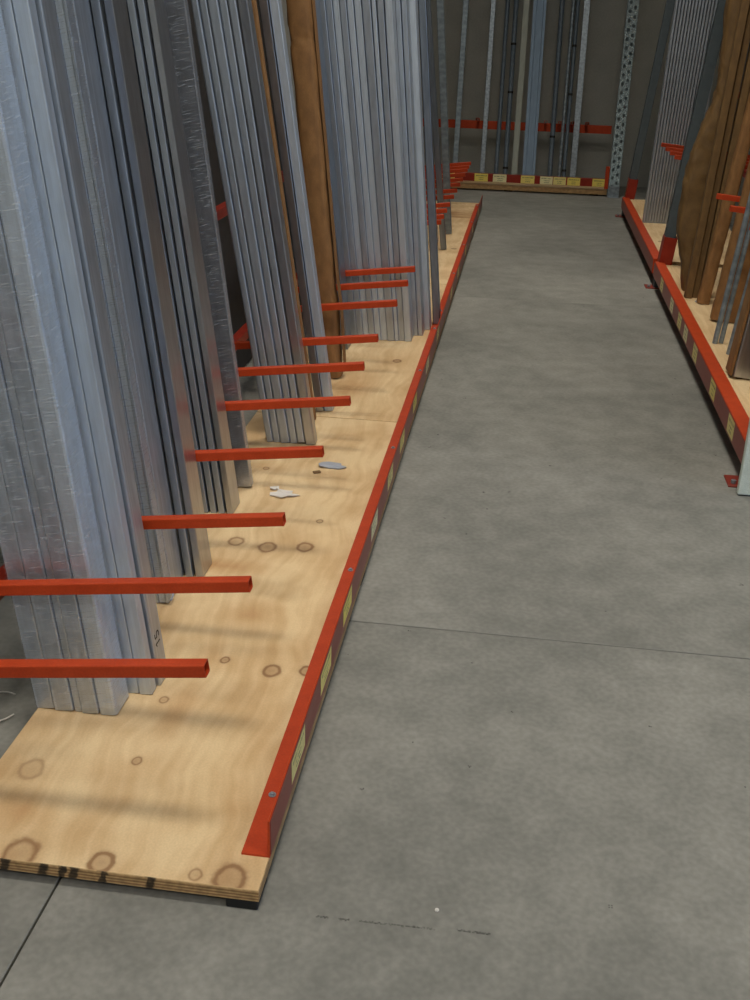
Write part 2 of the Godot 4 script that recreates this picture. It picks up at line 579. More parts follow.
# ------------------------------------------------------------------ the room
func room() -> void:
	# concrete floor cast in bays with saw-cut joints between them
	var fl := base("floor")
	fl.set_meta("kind", "structure")
	obj("joint_bed", box_st(Vector3(-2.0, -0.12, -11.6), Vector3(7.4, -0.012, 7.4), 0.001), M.wall, fl)
	var xs := [-2.0, -0.719, 2.98, 7.4]
	var zs := [7.4, 5.06, 1.35, -2.362, -6.072, -9.78, -11.6]
	var fm := StandardMaterial3D.new()
	fm.albedo_texture = concrete_tex(301, false)
	var crack := concrete_tex(331, true)
	fm.uv1_scale = Vector3(1, 1, 1)
	fm.roughness = 0.62
	fm.metallic_specular = 0.35
	for i in xs.size() - 1:
		for j in zs.size() - 1:
			var st := st_new()
			var g := 0.0022
			cbox(st, Vector3(xs[i] + g, -0.05, zs[j + 1] + g), Vector3(xs[i + 1] - g, 0, zs[j] - g), 0.0015)
			var o := obj("slab", st, null, fl)
			# the maps run in metres from one corner of the bay with the crack
			var mm: StandardMaterial3D = fm.duplicate()
			if i == 1 and j == 2: mm.albedo_texture = crack
			mm.uv1_scale = Vector3(1.0 / 3.699, 1.0 / 3.712, 1)
			mm.uv1_offset = Vector3(0.719 / 3.699 + 0.31 * (i - 1), 2.362 / 3.712 + 0.43 * (j - 2), 0)
			o.material_override = mm
	# walls and ceiling
	var wb := obj("wall_back", box_st(Vector3(-1.9, 0, -11.5), Vector3(2.1, 6.6, -11.28), 0.003), M.wall)
	wb.set_meta("kind", "structure")
	var wl := obj("wall_left", box_st(Vector3(-2.05, 0, -11.5), Vector3(-1.9, 6.6, 7.2), 0.003), M.wall)  # out of view; set as backing for the dark gaps in the left rack
	wl.set_meta("kind", "structure")
	var wr := obj("wall_right", box_st(Vector3(1.95, 0, -11.5), Vector3(2.1, 6.6, -3.3), 0.003), M.wall)
	wr.set_meta("kind", "structure")
	var ws := obj("wall_side_bay", box_st(Vector3(2.1, 0, -3.45), Vector3(7.2, 6.6, -3.3), 0.003), M.wall)  # out of view; leaves room for daylight from the side door
	ws.set_meta("kind", "structure")
	var wf := obj("wall_front", box_st(Vector3(-2.05, 0, 7.2), Vector3(7.35, 6.6, 7.35), 0.003), M.wall)
	wf.set_meta("kind", "structure")
	# outer wall, out of view; its door opening lets daylight onto the left stock
	var wo := base("unseen_outer_wall")
	wo.set_meta("kind", "structure")
	obj("wall_panel", box_st(Vector3(7.2, 0, -3.45), Vector3(7.35, 6.6, -2.4), 0.003), M.wall, wo)
	obj("wall_panel", box_st(Vector3(7.2, 0, 4.4), Vector3(7.35, 6.6, 7.2), 0.003), M.wall, wo)
	obj("lintel", box_st(Vector3(7.2, 4.0, -2.4), Vector3(7.35, 6.6, 4.4), 0.003), M.wall, wo)
	var yard := obj("unseen_yard_ground", box_st(Vector3(7.4, -0.12, -30), Vector3(60, -0.02, 34), 0.001), M.wall)  # out of view beyond the door opening
	yard.set_meta("kind", "structure")
	var ce := obj("ceiling", box_st(Vector3(-2.05, 6.6, -11.5), Vector3(7.35, 6.75, 7.35), 0.003), M.ceil)
	ce.set_meta("kind", "structure")

func concrete_tex(seed_: int, cracked: bool) -> ImageTexture:
	var w := 1536 if cracked else 1024
	var h := w
	var n1 := nbytes(seed_, w, h, 4.0 / w, 6, true)
	var n2 := nbytes(seed_ + 1, w, h, 26.0 / w, 5, true)
	var n3 := nbytes(seed_ + 2, w, h, 190.0 / w, 3, true)
	var d := PackedByteArray()
	d.resize(w * h * 3)
	var a := Vector3(0.455, 0.455, 0.43)
	var b := Vector3(0.565, 0.56, 0.53)
	for i in w * h:
		var t := 0.5 + 0.45 * (n1[i] / 127.5 - 1.0) + 0.35 * (n2[i] / 127.5 - 1.0)
		var v := 1.0 + 0.07 * (n3[i] / 127.5 - 1.0)
		var c := a.lerp(b, clampf(t, 0, 1)) * v * 255.0
		d[i * 3] = int(c.x)
		d[i * 3 + 1] = int(c.y)
		d[i * 3 + 2] = int(c.z)
	# hairline crack and small dark specks
	var rng := RandomNumberGenerator.new()
	rng.seed = 5
	for k in 140:
		var cx := rng.randi_range(4, w - 5)
		var cy := rng.randi_range(4, h - 5)
		for q in rng.randi_range(1, 4):
			var i := ((cy + rng.randi_range(-1, 1)) * w + cx + rng.randi_range(-1, 1)) * 3
			for ch in 3: d[i + ch] = int(d[i + ch] * 0.55)
	if not cracked: return tex(d, w, h)
	var line := [Vector2(-0.270, -1.365), Vector2(-0.180, -1.368), Vector2(-0.051, -1.371), Vector2(-0.011, -1.375), Vector2(0.045, -1.376)]
	for s in line.size() - 1:
		for k in 220:
			var p: Vector2 = line[s].lerp(line[s + 1], k / 220.0)
			if rng.randf() < 0.6 or s == 2 or (s == 0 and k % 90 < 40): continue
			var px := int((p.x + 0.719) / 3.699 * w)
			var py := int((p.y + 2.362) / 3.712 * h + rng.randf_range(-0.6, 0.6))
			var i := (py * w + px) * 3
			for ch in 3: d[i + ch] = int(d[i + ch] * 0.82)
	return tex(d, w, h)

# ------------------------------------------------------------------ left platform
func sheet(parent: Node, called: String, x0: float, x1: float, z_near: float, z_far: float, y0: float, y1: float, top: Material, front: Material, side: Material) -> MeshInstance3D:
	# top carries one map across the whole sheet; cut edges carry the veneer map
	var mesh := ArrayMesh.new()
	var st := st_new()
	var c := 0.0012
	quad(st, Vector3(x0 + c, y1, z_near - c), Vector3(x1 - c, y1, z_near - c), Vector3(x1 - c, y1, z_far + c), Vector3(x0 + c, y1, z_far + c), Vector3.UP, Vector2(0, 0), Vector2(1, 0), Vector2(1, 1), Vector2(0, 1))
	quad(st, Vector3(x0, y0, z_near), Vector3(x1, y0, z_near), Vector3(x1, y0, z_far), Vector3(x0, y0, z_far), Vector3.DOWN, Vector2(0, 0), Vector2(1, 0), Vector2(1, 1), Vector2(0, 1))
	st.set_material(top)
	st.commit(mesh)
	st = st_new()
	var yc := y1 - c
	quad(st, Vector3(x0, y0, z_near), Vector3(x1, y0, z_near), Vector3(x1, yc, z_near), Vector3(x0, yc, z_near), Vector3(0, 0, 1), Vector2(0, 1), Vector2(1, 1), Vector2(1, 0), Vector2(0, 0))
	quad(st, Vector3(x0, y0, z_far), Vector3(x1, y0, z_far), Vector3(x1, yc, z_far), Vector3(x0, yc, z_far), Vector3(0, 0, -1), Vector2(0, 1), Vector2(1, 1), Vector2(1, 0), Vector2(0, 0))
	quad(st, Vector3(x0, yc, z_near), Vector3(x1, yc, z_near), Vector3(x1 - c, y1, z_near - c), Vector3(x0 + c, y1, z_near - c), Vector3(0, 0.7, 0.7), Vector2(0, 0.01), Vector2(1, 0.01), Vector2(1, 0), Vector2(0, 0))
	quad(st, Vector3(x0, yc, z_far), Vector3(x1, yc, z_far), Vector3(x1 - c, y1, z_far + c), Vector3(x0 + c, y1, z_far + c), Vector3(0, 0.7, -0.7), Vector2(0, 0.01), Vector2(1, 0.01), Vector2(1, 0), Vector2(0, 0))
	st.set_material(front)
	st.commit(mesh)
	st = st_new()
	var lu := (z_near - z_far) / 2.4
	for s in 2:
		var x: float = x0 if s == 0 else x1
		var n: float = -1.0 if s == 0 else 1.0
		quad(st, Vector3(x, y0, z_near), Vector3(x, y0, z_far), Vector3(x, yc, z_far), Vector3(x, yc, z_near), Vector3(n, 0, 0), Vector2(0, 1), Vector2(lu, 1), Vector2(lu, 0), Vector2(0, 0))
		quad(st, Vector3(x, yc, z_near), Vector3(x, yc, z_far), Vector3(x - n * c, y1, z_far + c), Vector3(x - n * c, y1, z_near - c), Vector3(n * 0.7, 0.7, 0), Vector2(0, 0.01), Vector2(lu, 0.01), Vector2(lu, 0), Vector2(0, 0))
	st.set_material(side)
	st.commit(mesh)
	return put(called, mesh, null, parent)

func mat_of(t: Texture2D, rough := 0.65) -> StandardMaterial3D:
	var m := StandardMaterial3D.new()
	m.albedo_texture = t
	m.roughness = rough
	m.metallic_specular = 0.4
	return m

func left_platform() -> void:
	var x0 := -0.943
	var x1 := -0.353
	var y0 := 0.022
	var y1 := LEFT_DECK
	var t := base("plywood_platform", Vector3.ZERO)
	tag(t, "long low plywood platform with orange angle edge along the left of the aisle", "platform")
	var z := -1.36
	# knots in metres from the near left corner of the sheet, as the photograph shows them
	var kn := []
	for q in [[-0.484, -2.028, 0.024, 0.75], [-0.405, -2.042, 0.020, 0.8], [-0.735, -2.664, 0.026, 0.5], [-0.640, -2.644, 0.030, 0.55], [-0.535, -2.665, 0.028, 0.7], [-0.601, -2.053, 0.013, 0.9], [-0.526, -2.843, 0.012, 0.6], [-0.79, -1.375, 0.036, 0.5], [-0.64, -1.378, 0.026, 0.75], [-0.408, -1.378, 0.034, 0.6], [-0.47, -1.378, 0.014, 0.4], [-0.676, -1.661, 0.012, 0.5], [-0.69, -1.873, 0.012, 0.5], [-0.779, -3.217, 0.012, 0.6], [-0.87, -1.60, 0.03, 0.25]]:
		kn.append([q[0] - x0, z - q[1], q[2], q[3]])
	var tan_ := Color(0.66, 0.46, 0.27)
	var st1 := [[0.30, 0.55, 0.05, 0.28, tan_, 0.35], [0.22, 1.15, 0.2, 0.05, tan_, 0.35], [0.34, 0.9, 0.12, 0.1, tan_, 0.22], [0.1, 0.12, 0.09, 0.07, tan_, 0.3]]
	var s1 := mat_of(ply_tex(401, 0.59, 2.4, 448, 1536, kn, st1))
	var s2 := mat_of(ply_tex(421, 0.59, 2.4, 300, 900, [[0.442, 0.793, 0.022, 1.0], [0.2, 1.4, 0.02, 0.6]], [[0.3, 0.4, 0.12, 0.3, tan_, 0.25]]))
	var s3 := mat_of(ply_tex(441, 0.59, 2.4, 300, 900, [[0.5, 1.1, 0.02, 0.7]], []))
	var s4m := mat_of(ply_tex(461, 0.59, 2.4, 300, 900, [], [[0.3, 0.4, 0.5, 0.9, Color(0.6, 0.42, 0.26), 0.9]]))
	var marks := []
	for px in [[12.0, 0.010], [50.0, 0.010], [69.0, 0.008], [80.0, 0.009], [109.0, 0.007], [155.0, 0.009]]:
		# image columns along the front edge turned into metres from the left corner
		marks.append([0.943 - (0.353 + (258.0 - px[0]) * 0.00186), px[1]])
	var e1 := mat_of(edge_tex(500, 0.59, marks))
	var e2 := mat_of(edge_tex(510, 2.4, []))
	var tops := [s1, s2, s3, s4m]
	var zz := z
	for i in 4:
		var l: float = 2.396 if i < 3 else 0.82
		sheet(t, "plywood_sheet", x0, x1, zz, zz - l, y0, y1, tops[i], e1 if i == 0 else e2, e2)
		zz -= 2.4
	# black packers under the sheets
	for zp in [-1.361, -2.55, -3.72, -4.95, -6.12, -7.35, -8.5]:
		for xp in [-0.412, -0.93]:
			var pk := obj("packer_block", box_st(Vector3(xp, 0.0, zp - 0.075), Vector3(xp + 0.056, y0, zp), 0.002), M.black, t)
			pk.set_meta("label", "black packer block under the plywood")
	# folded angle: flat leg screwed to the ply, upright leg on the aisle side
	var prof := PackedVector2Array([Vector2(-0.404, 0.0), Vector2(-0.352, 0.0), Vector2(-0.352, 0.080), Vector2(-0.3545, 0.0815), Vector2(-0.3555, 0.080), Vector2(-0.356, 0.0038), Vector2(-0.404, 0.0038)])
	var segs := [[-1.441, -5.32], [-5.324, -9.30]]
	for sgi in segs:
		var sa := st_new()
		var pr := PackedVector2Array()
		for p in prof: pr.append(Vector2(p.x, -p.y))
		ext(sa, pr, sgi[0] - sgi[1], Transform3D(Basis(Vector3(1, 0, 0), Vector3(0, 0, -1), Vector3(0, -1, 0)), Vector3(0, y1, sgi[0])))
		var an := obj("edge_angle", sa, M.orange, t)
		an.set_meta("label", "orange steel angle along the platform edge")
		var zs: Array = [-1.603, -2.543, -3.48, -4.42, -5.13] if sgi[0] > -2 else [-5.5, -6.45, -7.4, -8.35, -9.2]
		for q in zs:
			var sc := st_new()
			ext(sc, circ(0.0075, 14), 0.0016, Transform3D(Basis.IDENTITY, Vector3(-0.385, y1 + 0.0038, q)))
			ext(sc, circ(0.0045, 6), 0.004, Transform3D(Basis.IDENTITY, Vector3(-0.385, y1 + 0.0052, q)))
			obj("screw", sc, M.zinc, an)
		var lz: Array = [-1.684, -1.985, -2.28, -2.758, -3.122, -3.449, -3.868, -4.376, -4.9] if sgi[0] > -2 else [-5.75, -6.3, -7.0, -7.8, -8.6]
		var ts := st_new()
		cbox(ts, Vector3(-0.352, y1 + 0.004, sgi[1] + 0.004), Vector3(-0.3508, y1 + 0.0785, sgi[0] - 0.004), 0.0004)
		var tk := obj("ticket_strip", ts, M.strip, an)
		tk.set_meta("label", "dull maroon ticket strip on the angle")
		for i in lz.size():
			var s := st_new()
			var zc: float = lz[i]
			var hw := 0.064
			quad(s, Vector3(0, 0.064, zc + hw), Vector3(0, 0.064, zc - hw), Vector3(0, 0.117, zc - hw), Vector3(0, 0.117, zc + hw), Vector3(1, 0, 0), Vector2(0, 1), Vector2(1, 1), Vector2(1, 0), Vector2(0, 0))
			obj("price_label", s, M.labels[(i * 3 + 1) % 4], an, Transform3D(Basis.IDENTITY, Vector3(-0.3505, 0, 0)))

# ------------------------------------------------------------------ racks
const PLANE := 0.1192   # tangent of the lean of the frames

func arm_mesh(l: float) -> Mesh:
	var st := st_new()
	ext(st, rect(-0.0125, 0.0125, -0.0125, 0.0125, 0.0025), l, Transform3D.IDENTITY, rect(-0.0103, 0.0103, -0.0103, 0.0103, 0.0015))
	return st.commit()

# a punched upright: closed-back channel drawn along y with real holes along its face
func upright_face(st: SurfaceTool, w: float, length: float, t: Transform3D, off: float) -> void:
	# face strip with a zigzag of round-cornered holes: quads left out between cells
	var pitch := 0.074
	var rows := int(length / pitch)
	var hw := 0.016
	for side in 2:
		var xa: float = -w / 2 if side == 0 else 0.0
		var xb: float = 0.0 if side == 0 else w / 2
		var hx := (xa + xb) / 2 + (0.003 if side == 0 else -0.003)
		for r in rows:
			var ya := r * pitch
			var yb := ya + pitch
			var yc: float = ya + pitch * (0.25 if side == 0 else 0.65) + off
			var hole := []
			var rim := []
			for k in 8:
				var a := TAU * (k + 0.5) / 8.0
				hole.append(Vector2(hx + cos(a) * hw * 0.8, yc + sin(a) * hw))
			var corners := [Vector2(xb, (yc + yb) / 2), Vector2(hx, yb), Vector2(xa, (yc + yb) / 2), Vector2(xa, yc), Vector2(xa, (yc + ya) / 2), Vector2(hx, ya), Vector2(xb, (yc + ya) / 2), Vector2(xb, yc)]
			rim = [Vector2(xb, yb), Vector2(hx, yb), Vector2(xa, yb), Vector2(xa, yc), Vector2(xa, ya), Vector2(hx, ya), Vector2(xb, ya), Vector2(xb, yc)]
			for k in 8:
				var j := (k + 1) % 8
				# hole vertex k sits at (k + .5)/8 of a turn, the rim point k at k/8 from the first corner
				quad(st, t * Vector3(hole[k].x, hole[k].y, 0), t * Vector3(hole[j].x, hole[j].y, 0), t * Vector3(rim[j].x, rim[j].y, 0), t * Vector3(rim[k].x, rim[k].y, 0), (t.basis * Vector3(0, 0, 1)).normalized(), hole[k], hole[j], rim[j], rim[k])

func upright(parent: Node, at: Vector3, lean_deg: float, length: float, w: float, turn: float, m: Material) -> Node3D:
	var t := Transform3D(Basis(Vector3(0, 0, 1), deg_to_rad(lean_deg)) * Basis(Vector3.UP, turn), at)
	var st := st_new()
	upright_face(st, w, length, Transform3D(Basis.IDENTITY, Vector3(0, 0, 0.0)), 0.0)
	var d := 0.062
	for s in [-1.0, 1.0]:
		ext(st, rect(minf(s * w / 2, s * (w / 2 - 0.003)), maxf(s * w / 2, s * (w / 2 - 0.003)), -d, 0.0, 0.0008), int(length / 0.074) * 0.074)
		ext(st, rect(minf(s * w / 2, s * (w / 2 - 0.018)), maxf(s * w / 2, s * (w / 2 - 0.018)), -d, -d + 0.003, 0.0008), int(length / 0.074) * 0.074)
	ext(st, rect(-w / 2 + 0.001, w / 2 - 0.001, -d, -d + 0.002, 0.0005), int(length / 0.074) * 0.074)  # added back plate that closes the channel and darkens the holes
	return obj("upright", st, m, parent, t)

func left_rack() -> void:
	var t := base("stock_rack", Vector3(-1.03, 0, -5.3))
	var off := -t.position
	tag(t, "orange stock rack with rows of square arms holding the leaning metal on the left", "rack")
	var a := atan(PLANE)
	var px := func(y: float) -> float: return -0.968 - PLANE * y
	var rows := []
	for q in [[-0.467, 0.40, -1.486], [-0.460, 0.415, -1.762], [-0.467, 0.40, -2.094], [-0.462, 0.392, -2.535], [-0.459, 0.391, -2.955], [-0.467, 0.40, -3.282], [-0.469, 0.40, -3.627], [-0.466, 0.40, -4.159], [-0.464, 0.40, -4.53], [-0.465, 0.40, -4.826], [-0.455, 0.40, -6.139], [-0.455, 0.40, -6.336], [-0.455, 0.40, -6.565], [-0.455, 0.40, -6.809], [-0.464, 0.38, -7.30], [-0.464, 0.38, -7.60], [-0.464, 0.38, -7.92], [-0.464, 0.38, -8.20], [-0.464, 0.38, -8.50], [-0.464, 0.38, -8.79], [-0.464, 0.38, -9.0], [-0.464, 0.38, -9.26]]:
		rows.append(q)
	var mesh := arm_mesh(0.545)
	for q in rows:
		var tip := Vector3(q[0], q[1], q[2]) + off
		# arms stand square to the leaning frame, so they rise towards the aisle
		var d := Vector3(cos(a), sin(a), 0)
		var am := put("arm", mesh, M.orange, t, along(tip - d * 0.545, d, Vector3(0, 0, 1)))
		am.set_meta("label", "square orange steel arm with open end")
	for y in [0.30, 0.345, 0.77]:
		if y == 0.345: continue
		var st := st_new()
		ext(st, rect(-0.018, 0.018, -0.018, 0.018, 0.003), 8.3, Transform3D(Basis(Vector3(1, 0, 0), Vector3(0, 0, -1), Vector3(0, 1, 0)), Vector3(px.call(y) - 0.027, y, -1.15) + off))
		obj("rail", st, M.red, t)
	for z in [-1.22, -5.3, -9.36]:
		upright(t, Vector3(px.call(0.0) - 0.09, 0.0, z) + off, rad_to_deg(a), 2.66, 0.075, 0.0, M.galv_dark)

func right_rack() -> void:
	var t := base("shelving_rack", Vector3(0.84, 0, -6.5))
	var off := -t.position
	tag(t, "rack on the right of the aisle with red bottom beam and leaning punched posts", "rack")
	# bottom beams between the posts, box section, bright top and dull face
	var bays := [[-3.475, -6.58], [-6.66, -9.30]]
	for i in 2:
		var b: Array = bays[i]
		var st := st_new()
		ext(st, rect(0.80, 0.856, 0.075, 0.163, 0.004, 3), b[0] - b[1], Transform3D(Basis(Vector3(1, 0, 0), Vector3(0, 0, -1), Vector3(0, 1, 0)), Vector3(0, 0, b[0]) + off))
		var bm := obj("beam", st, M.orange, t)
		bm.set_meta("label", "long red box beam facing the aisle")
		var ts := st_new()
		cbox(ts, Vector3(0.7988, 0.079, b[1] + 0.004) + off, Vector3(0.80, 0.157, b[0] - 0.004) + off, 0.0004)
		obj("ticket_strip", ts, M.strip, bm)
		if i == 0:
			var k := 0
			for zc in [-6.122, -5.631, -5.298, -5.06, -4.727, -4.199, -3.76]:
				var s := st_new()
				var hw := 0.062
				quad(s, Vector3(0, -0.034, -hw), Vector3(0, -0.034, hw), Vector3(0, 0.034, hw), Vector3(0, 0.034, -hw), Vector3(-1, 0, 0), Vector2(0, 1), Vector2(1, 1), Vector2(1, 0), Vector2(0, 0))
				obj("price_label", s, M.labels[[1, 2, 1, 2, 1, 0, 1][k]], bm, Transform3D(Basis.IDENTITY, Vector3(0.7985, 0.121, zc) + off))
				k += 1
	for z in [-3.53, -6.62, -9.34]:
		# foot plate, punched post leaning back and the red end sleeve of the beams
		var sf := st_new()
		cbox(sf, Vector3(0.765, 0.0, z - 0.05) + off, Vector3(0.90, 0.006, z + 0.05) + off, 0.001)
		var ft := obj("foot_plate", sf, M.strip, t)
		ft.set_meta("label", "red foot plate bolted to the floor")
		var bo := st_new()
		ext(bo, circ(0.009, 6), 0.012, Transform3D(Basis.IDENTITY, Vector3(0.785, 0.006, z + 0.025) + off))
		obj("bolt", bo, M.zinc, ft)
		upright(t, Vector3(0.812, 0.006, z) + off, -5.3, 2.6, 0.06, -PI / 2, M.post_dark)
		var ss := st_new()
		var sp := rect(-0.038, 0.038, -0.068, 0.036, 0.004)
		ext(ss, sp, 0.17, Transform3D.IDENTITY, rect(-0.0345, 0.0345, -0.0645, 0.0325, 0.003))
		var sl := obj("beam_connector", ss, M.red, t, Transform3D(Basis(Vector3(0, 0, 1), deg_to_rad(-5.3)), Vector3(0.845 + 0.0128, 0.14, z + 0.03) + off))
		sl.set_meta("label", "dark red connector sleeve round the foot of the post")
	# rear posts and rail, then the arms that part the stock
	var rl := st_new()
	for y in [0.55, 1.0]:
		ext(rl, rect(-0.02, 0.02, -0.02, 0.02, 0.003), 6.0, Transform3D(Basis(Vector3(1, 0, 0), Vector3(0, 0, -1), Vector3(0, 1, 0)), Vector3(1.43 + 0.0928 * y, y, -3.45) + off))
	obj("rail", rl, M.red, t)
	for z in [-3.6, -6.62, -9.34]:
		upright(t, Vector3(1.49, 0.0, z) + off, -5.3, 2.6, 0.06, -PI / 2, M.post_dark)
	var mesh := arm_mesh(0.60)
	var a := deg_to_rad(5.3)
	for zp in [-4.43, -4.92, -5.30, -7.0, -7.24, -7.5, -7.78]:
		var far: bool = zp < -7.0
		var tip := Vector3(0.885, 0.72, zp) + off
		var d := Vector3(-cos(a), sin(a), 0)
		var am := put("arm", mesh, M.orange, t, along(tip - d * 0.60, d, Vector3(0, 0, 1)))
		am.set_meta("label", "square orange steel arm")
	# deck of the rack, held by the beams
	var d1 := mat_of(ply_tex(601, 0.75, 2.4, 256, 700, [[0.06, 0.62, 0.018, 0.9]], []))
	var e2 := mat_of(edge_tex(612, 2.4, []))
	var dk := Node3D.new()
	dk.name = "deck"
	t.add_child(dk)
	dk.position = Vector3(0.86, RIGHT_DECK, -3.5) + off
	dk.set_meta("label", "pale plywood deck behind the beam")
	sheet(dk, "plywood_sheet", 0.0, 0.60, 0.0, -3.06, -0.018, 0.0, d1, e2, e2)
	sheet(dk, "plywood_sheet", 0.0, 0.60, -3.17, -5.79, -0.018, 0.0, d1, e2, e2)
	for zp in [-0.5, -2.5, -4.0, -5.5]:
		obj("bearer", box_st(Vector3(0.02, -RIGHT_DECK, zp - 0.045), Vector3(0.58, -0.018, zp + 0.045), 0.003), M.board, dk)
	# pale end panel closing the near end
	var ep := base("side_screen", Vector3(0.783, 0, -3.41))
	tag(ep, "pale greenish white panel standing at the near end of the right rack", "panel")
	obj("sheet_panel", box_st(Vector3(0, 0.004, -0.022), Vector3(0.78, 0.5, 0.0), 0.003), M.white_panel, ep)
	obj("base_strip", box_st(Vector3(0.004, 0.0, -0.018), Vector3(0.776, 0.004, -0.002), 0.0008), M.black, ep)

func far_rack() -> void:
	var t := base("end_rack", Vector3(0.0, 0, -10.5))
	var off := -t.position
	tag(t, "rack across the far end of the aisle with red beam and tall punched post", "rack")
	var st := st_new()
	ext(st, rect(-0.022, 0.022, -0.036, 0.036, 0.003), 1.92, Transform3D(Basis(Vector3(0, 0, -1), Vector3(1, 0, 0), Vector3(0, -1, 0)), Vector3(-1.16, 0.122, -10.505) + off))
	var bm := obj("beam", st, M.red, t)
	bm.set_meta("label", "red beam carrying yellow labels")
	var lx := [[-0.484, -0.358, 3], [-0.311, -0.184, 2], [-0.050, 0.077, 0], [0.129, 0.246, 2], [0.252, 0.368, 1], [0.381, 0.499, 3], [0.612, 0.742, 3], [-0.80, -0.67, 0]]
	for q in lx:
		var s := st_new()
		quad(s, Vector3(q[0], -0.034, 0), Vector3(q[1], -0.034, 0), Vector3(q[1], 0.036, 0), Vector3(q[0], 0.036, 0), Vector3(0, 0, 1), Vector2(0, 1), Vector2(1, 1), Vector2(1, 0), Vector2(0, 0))
		obj("price_label", s, M.labels[q[2]], bm, Transform3D(Basis.IDENTITY, Vector3(0, 0.122, -10.4822) + off))
	var rs := st_new()
	ext(rs, rect(-0.015, 0.015, -0.037, 0.037, 0.003), 1.92, Transform3D(Basis(Vector3(0, 0, -1), Vector3(1, 0, 0), Vector3(0, -1, 0)), Vector3(-1.16, 0.562, -10.87) + off))
	var rl := obj("rear_rail", rs, M.orange, t)
	rl.set_meta("label", "orange rail behind the leaning lengths")
	var mesh := arm_mesh(0.36)
	for x in [-0.495, 0.137, 0.266, 0.383, 0.516]:
		var d := Vector3(0, 0.08, 1).normalized()
		var am := put("arm", mesh, M.orange, t, along(Vector3(x, 0.61, -10.84) + off, d, Vector3(1, 0, 0)))
		am.set_meta("label", "orange arm pointing towards the aisle")
	for x in [0.812, -1.205]:
		var po := upright(t, Vector3(x, 0.005, -10.47) + off, 0.4, 2.74, 0.098, 0.0, M.post)
		po.set_meta("label", "galvanised post punched with a zigzag of holes")
		var s := st_new()
		cbox(s, Vector3(x - 0.052, 0.0, -10.54) + off, Vector3(x + 0.052, 0.005, -10.43) + off, 0.001)
		ext(s, rect(-0.052, 0.052, -0.005, 0.0, 0.001), 0.10, Transform3D(Basis.IDENTITY, Vector3(x, 0.0, -10.461) + off))
		obj("foot_plate", s, M.zinc, t)
		var c := st_new()
		var sg: float = -1.0 if x > 0 else 1.0
		cbox(c, Vector3(x + sg * 0.053, 0.07, -10.525) + off, Vector3(x + sg * 0.088, 0.27, -10.478) + off, 0.003)
		obj("beam_connector", c, M.orange, t)
	var sm := mat_of(ply_tex(701, 0.34, 1.9, 128, 400, [], []))
	var e := mat_of(edge_tex(711, 1.9, []))
	var dk := base("base_board", Vector3(-0.2, 0.0, -10.5))
	tag(dk, "brown edged plywood base board under the far rack", "board")
	sheet(dk, "plywood_sheet", -0.94, 0.955, 0.0, -0.42, 0.016, 0.058, sm, e, e)
	for x in [-0.8, 0.0, 0.8]:
		obj("packer_block", box_st(Vector3(x, 0, -0.35), Vector3(x + 0.08, 0.016, -0.05), 0.002), M.black, dk)

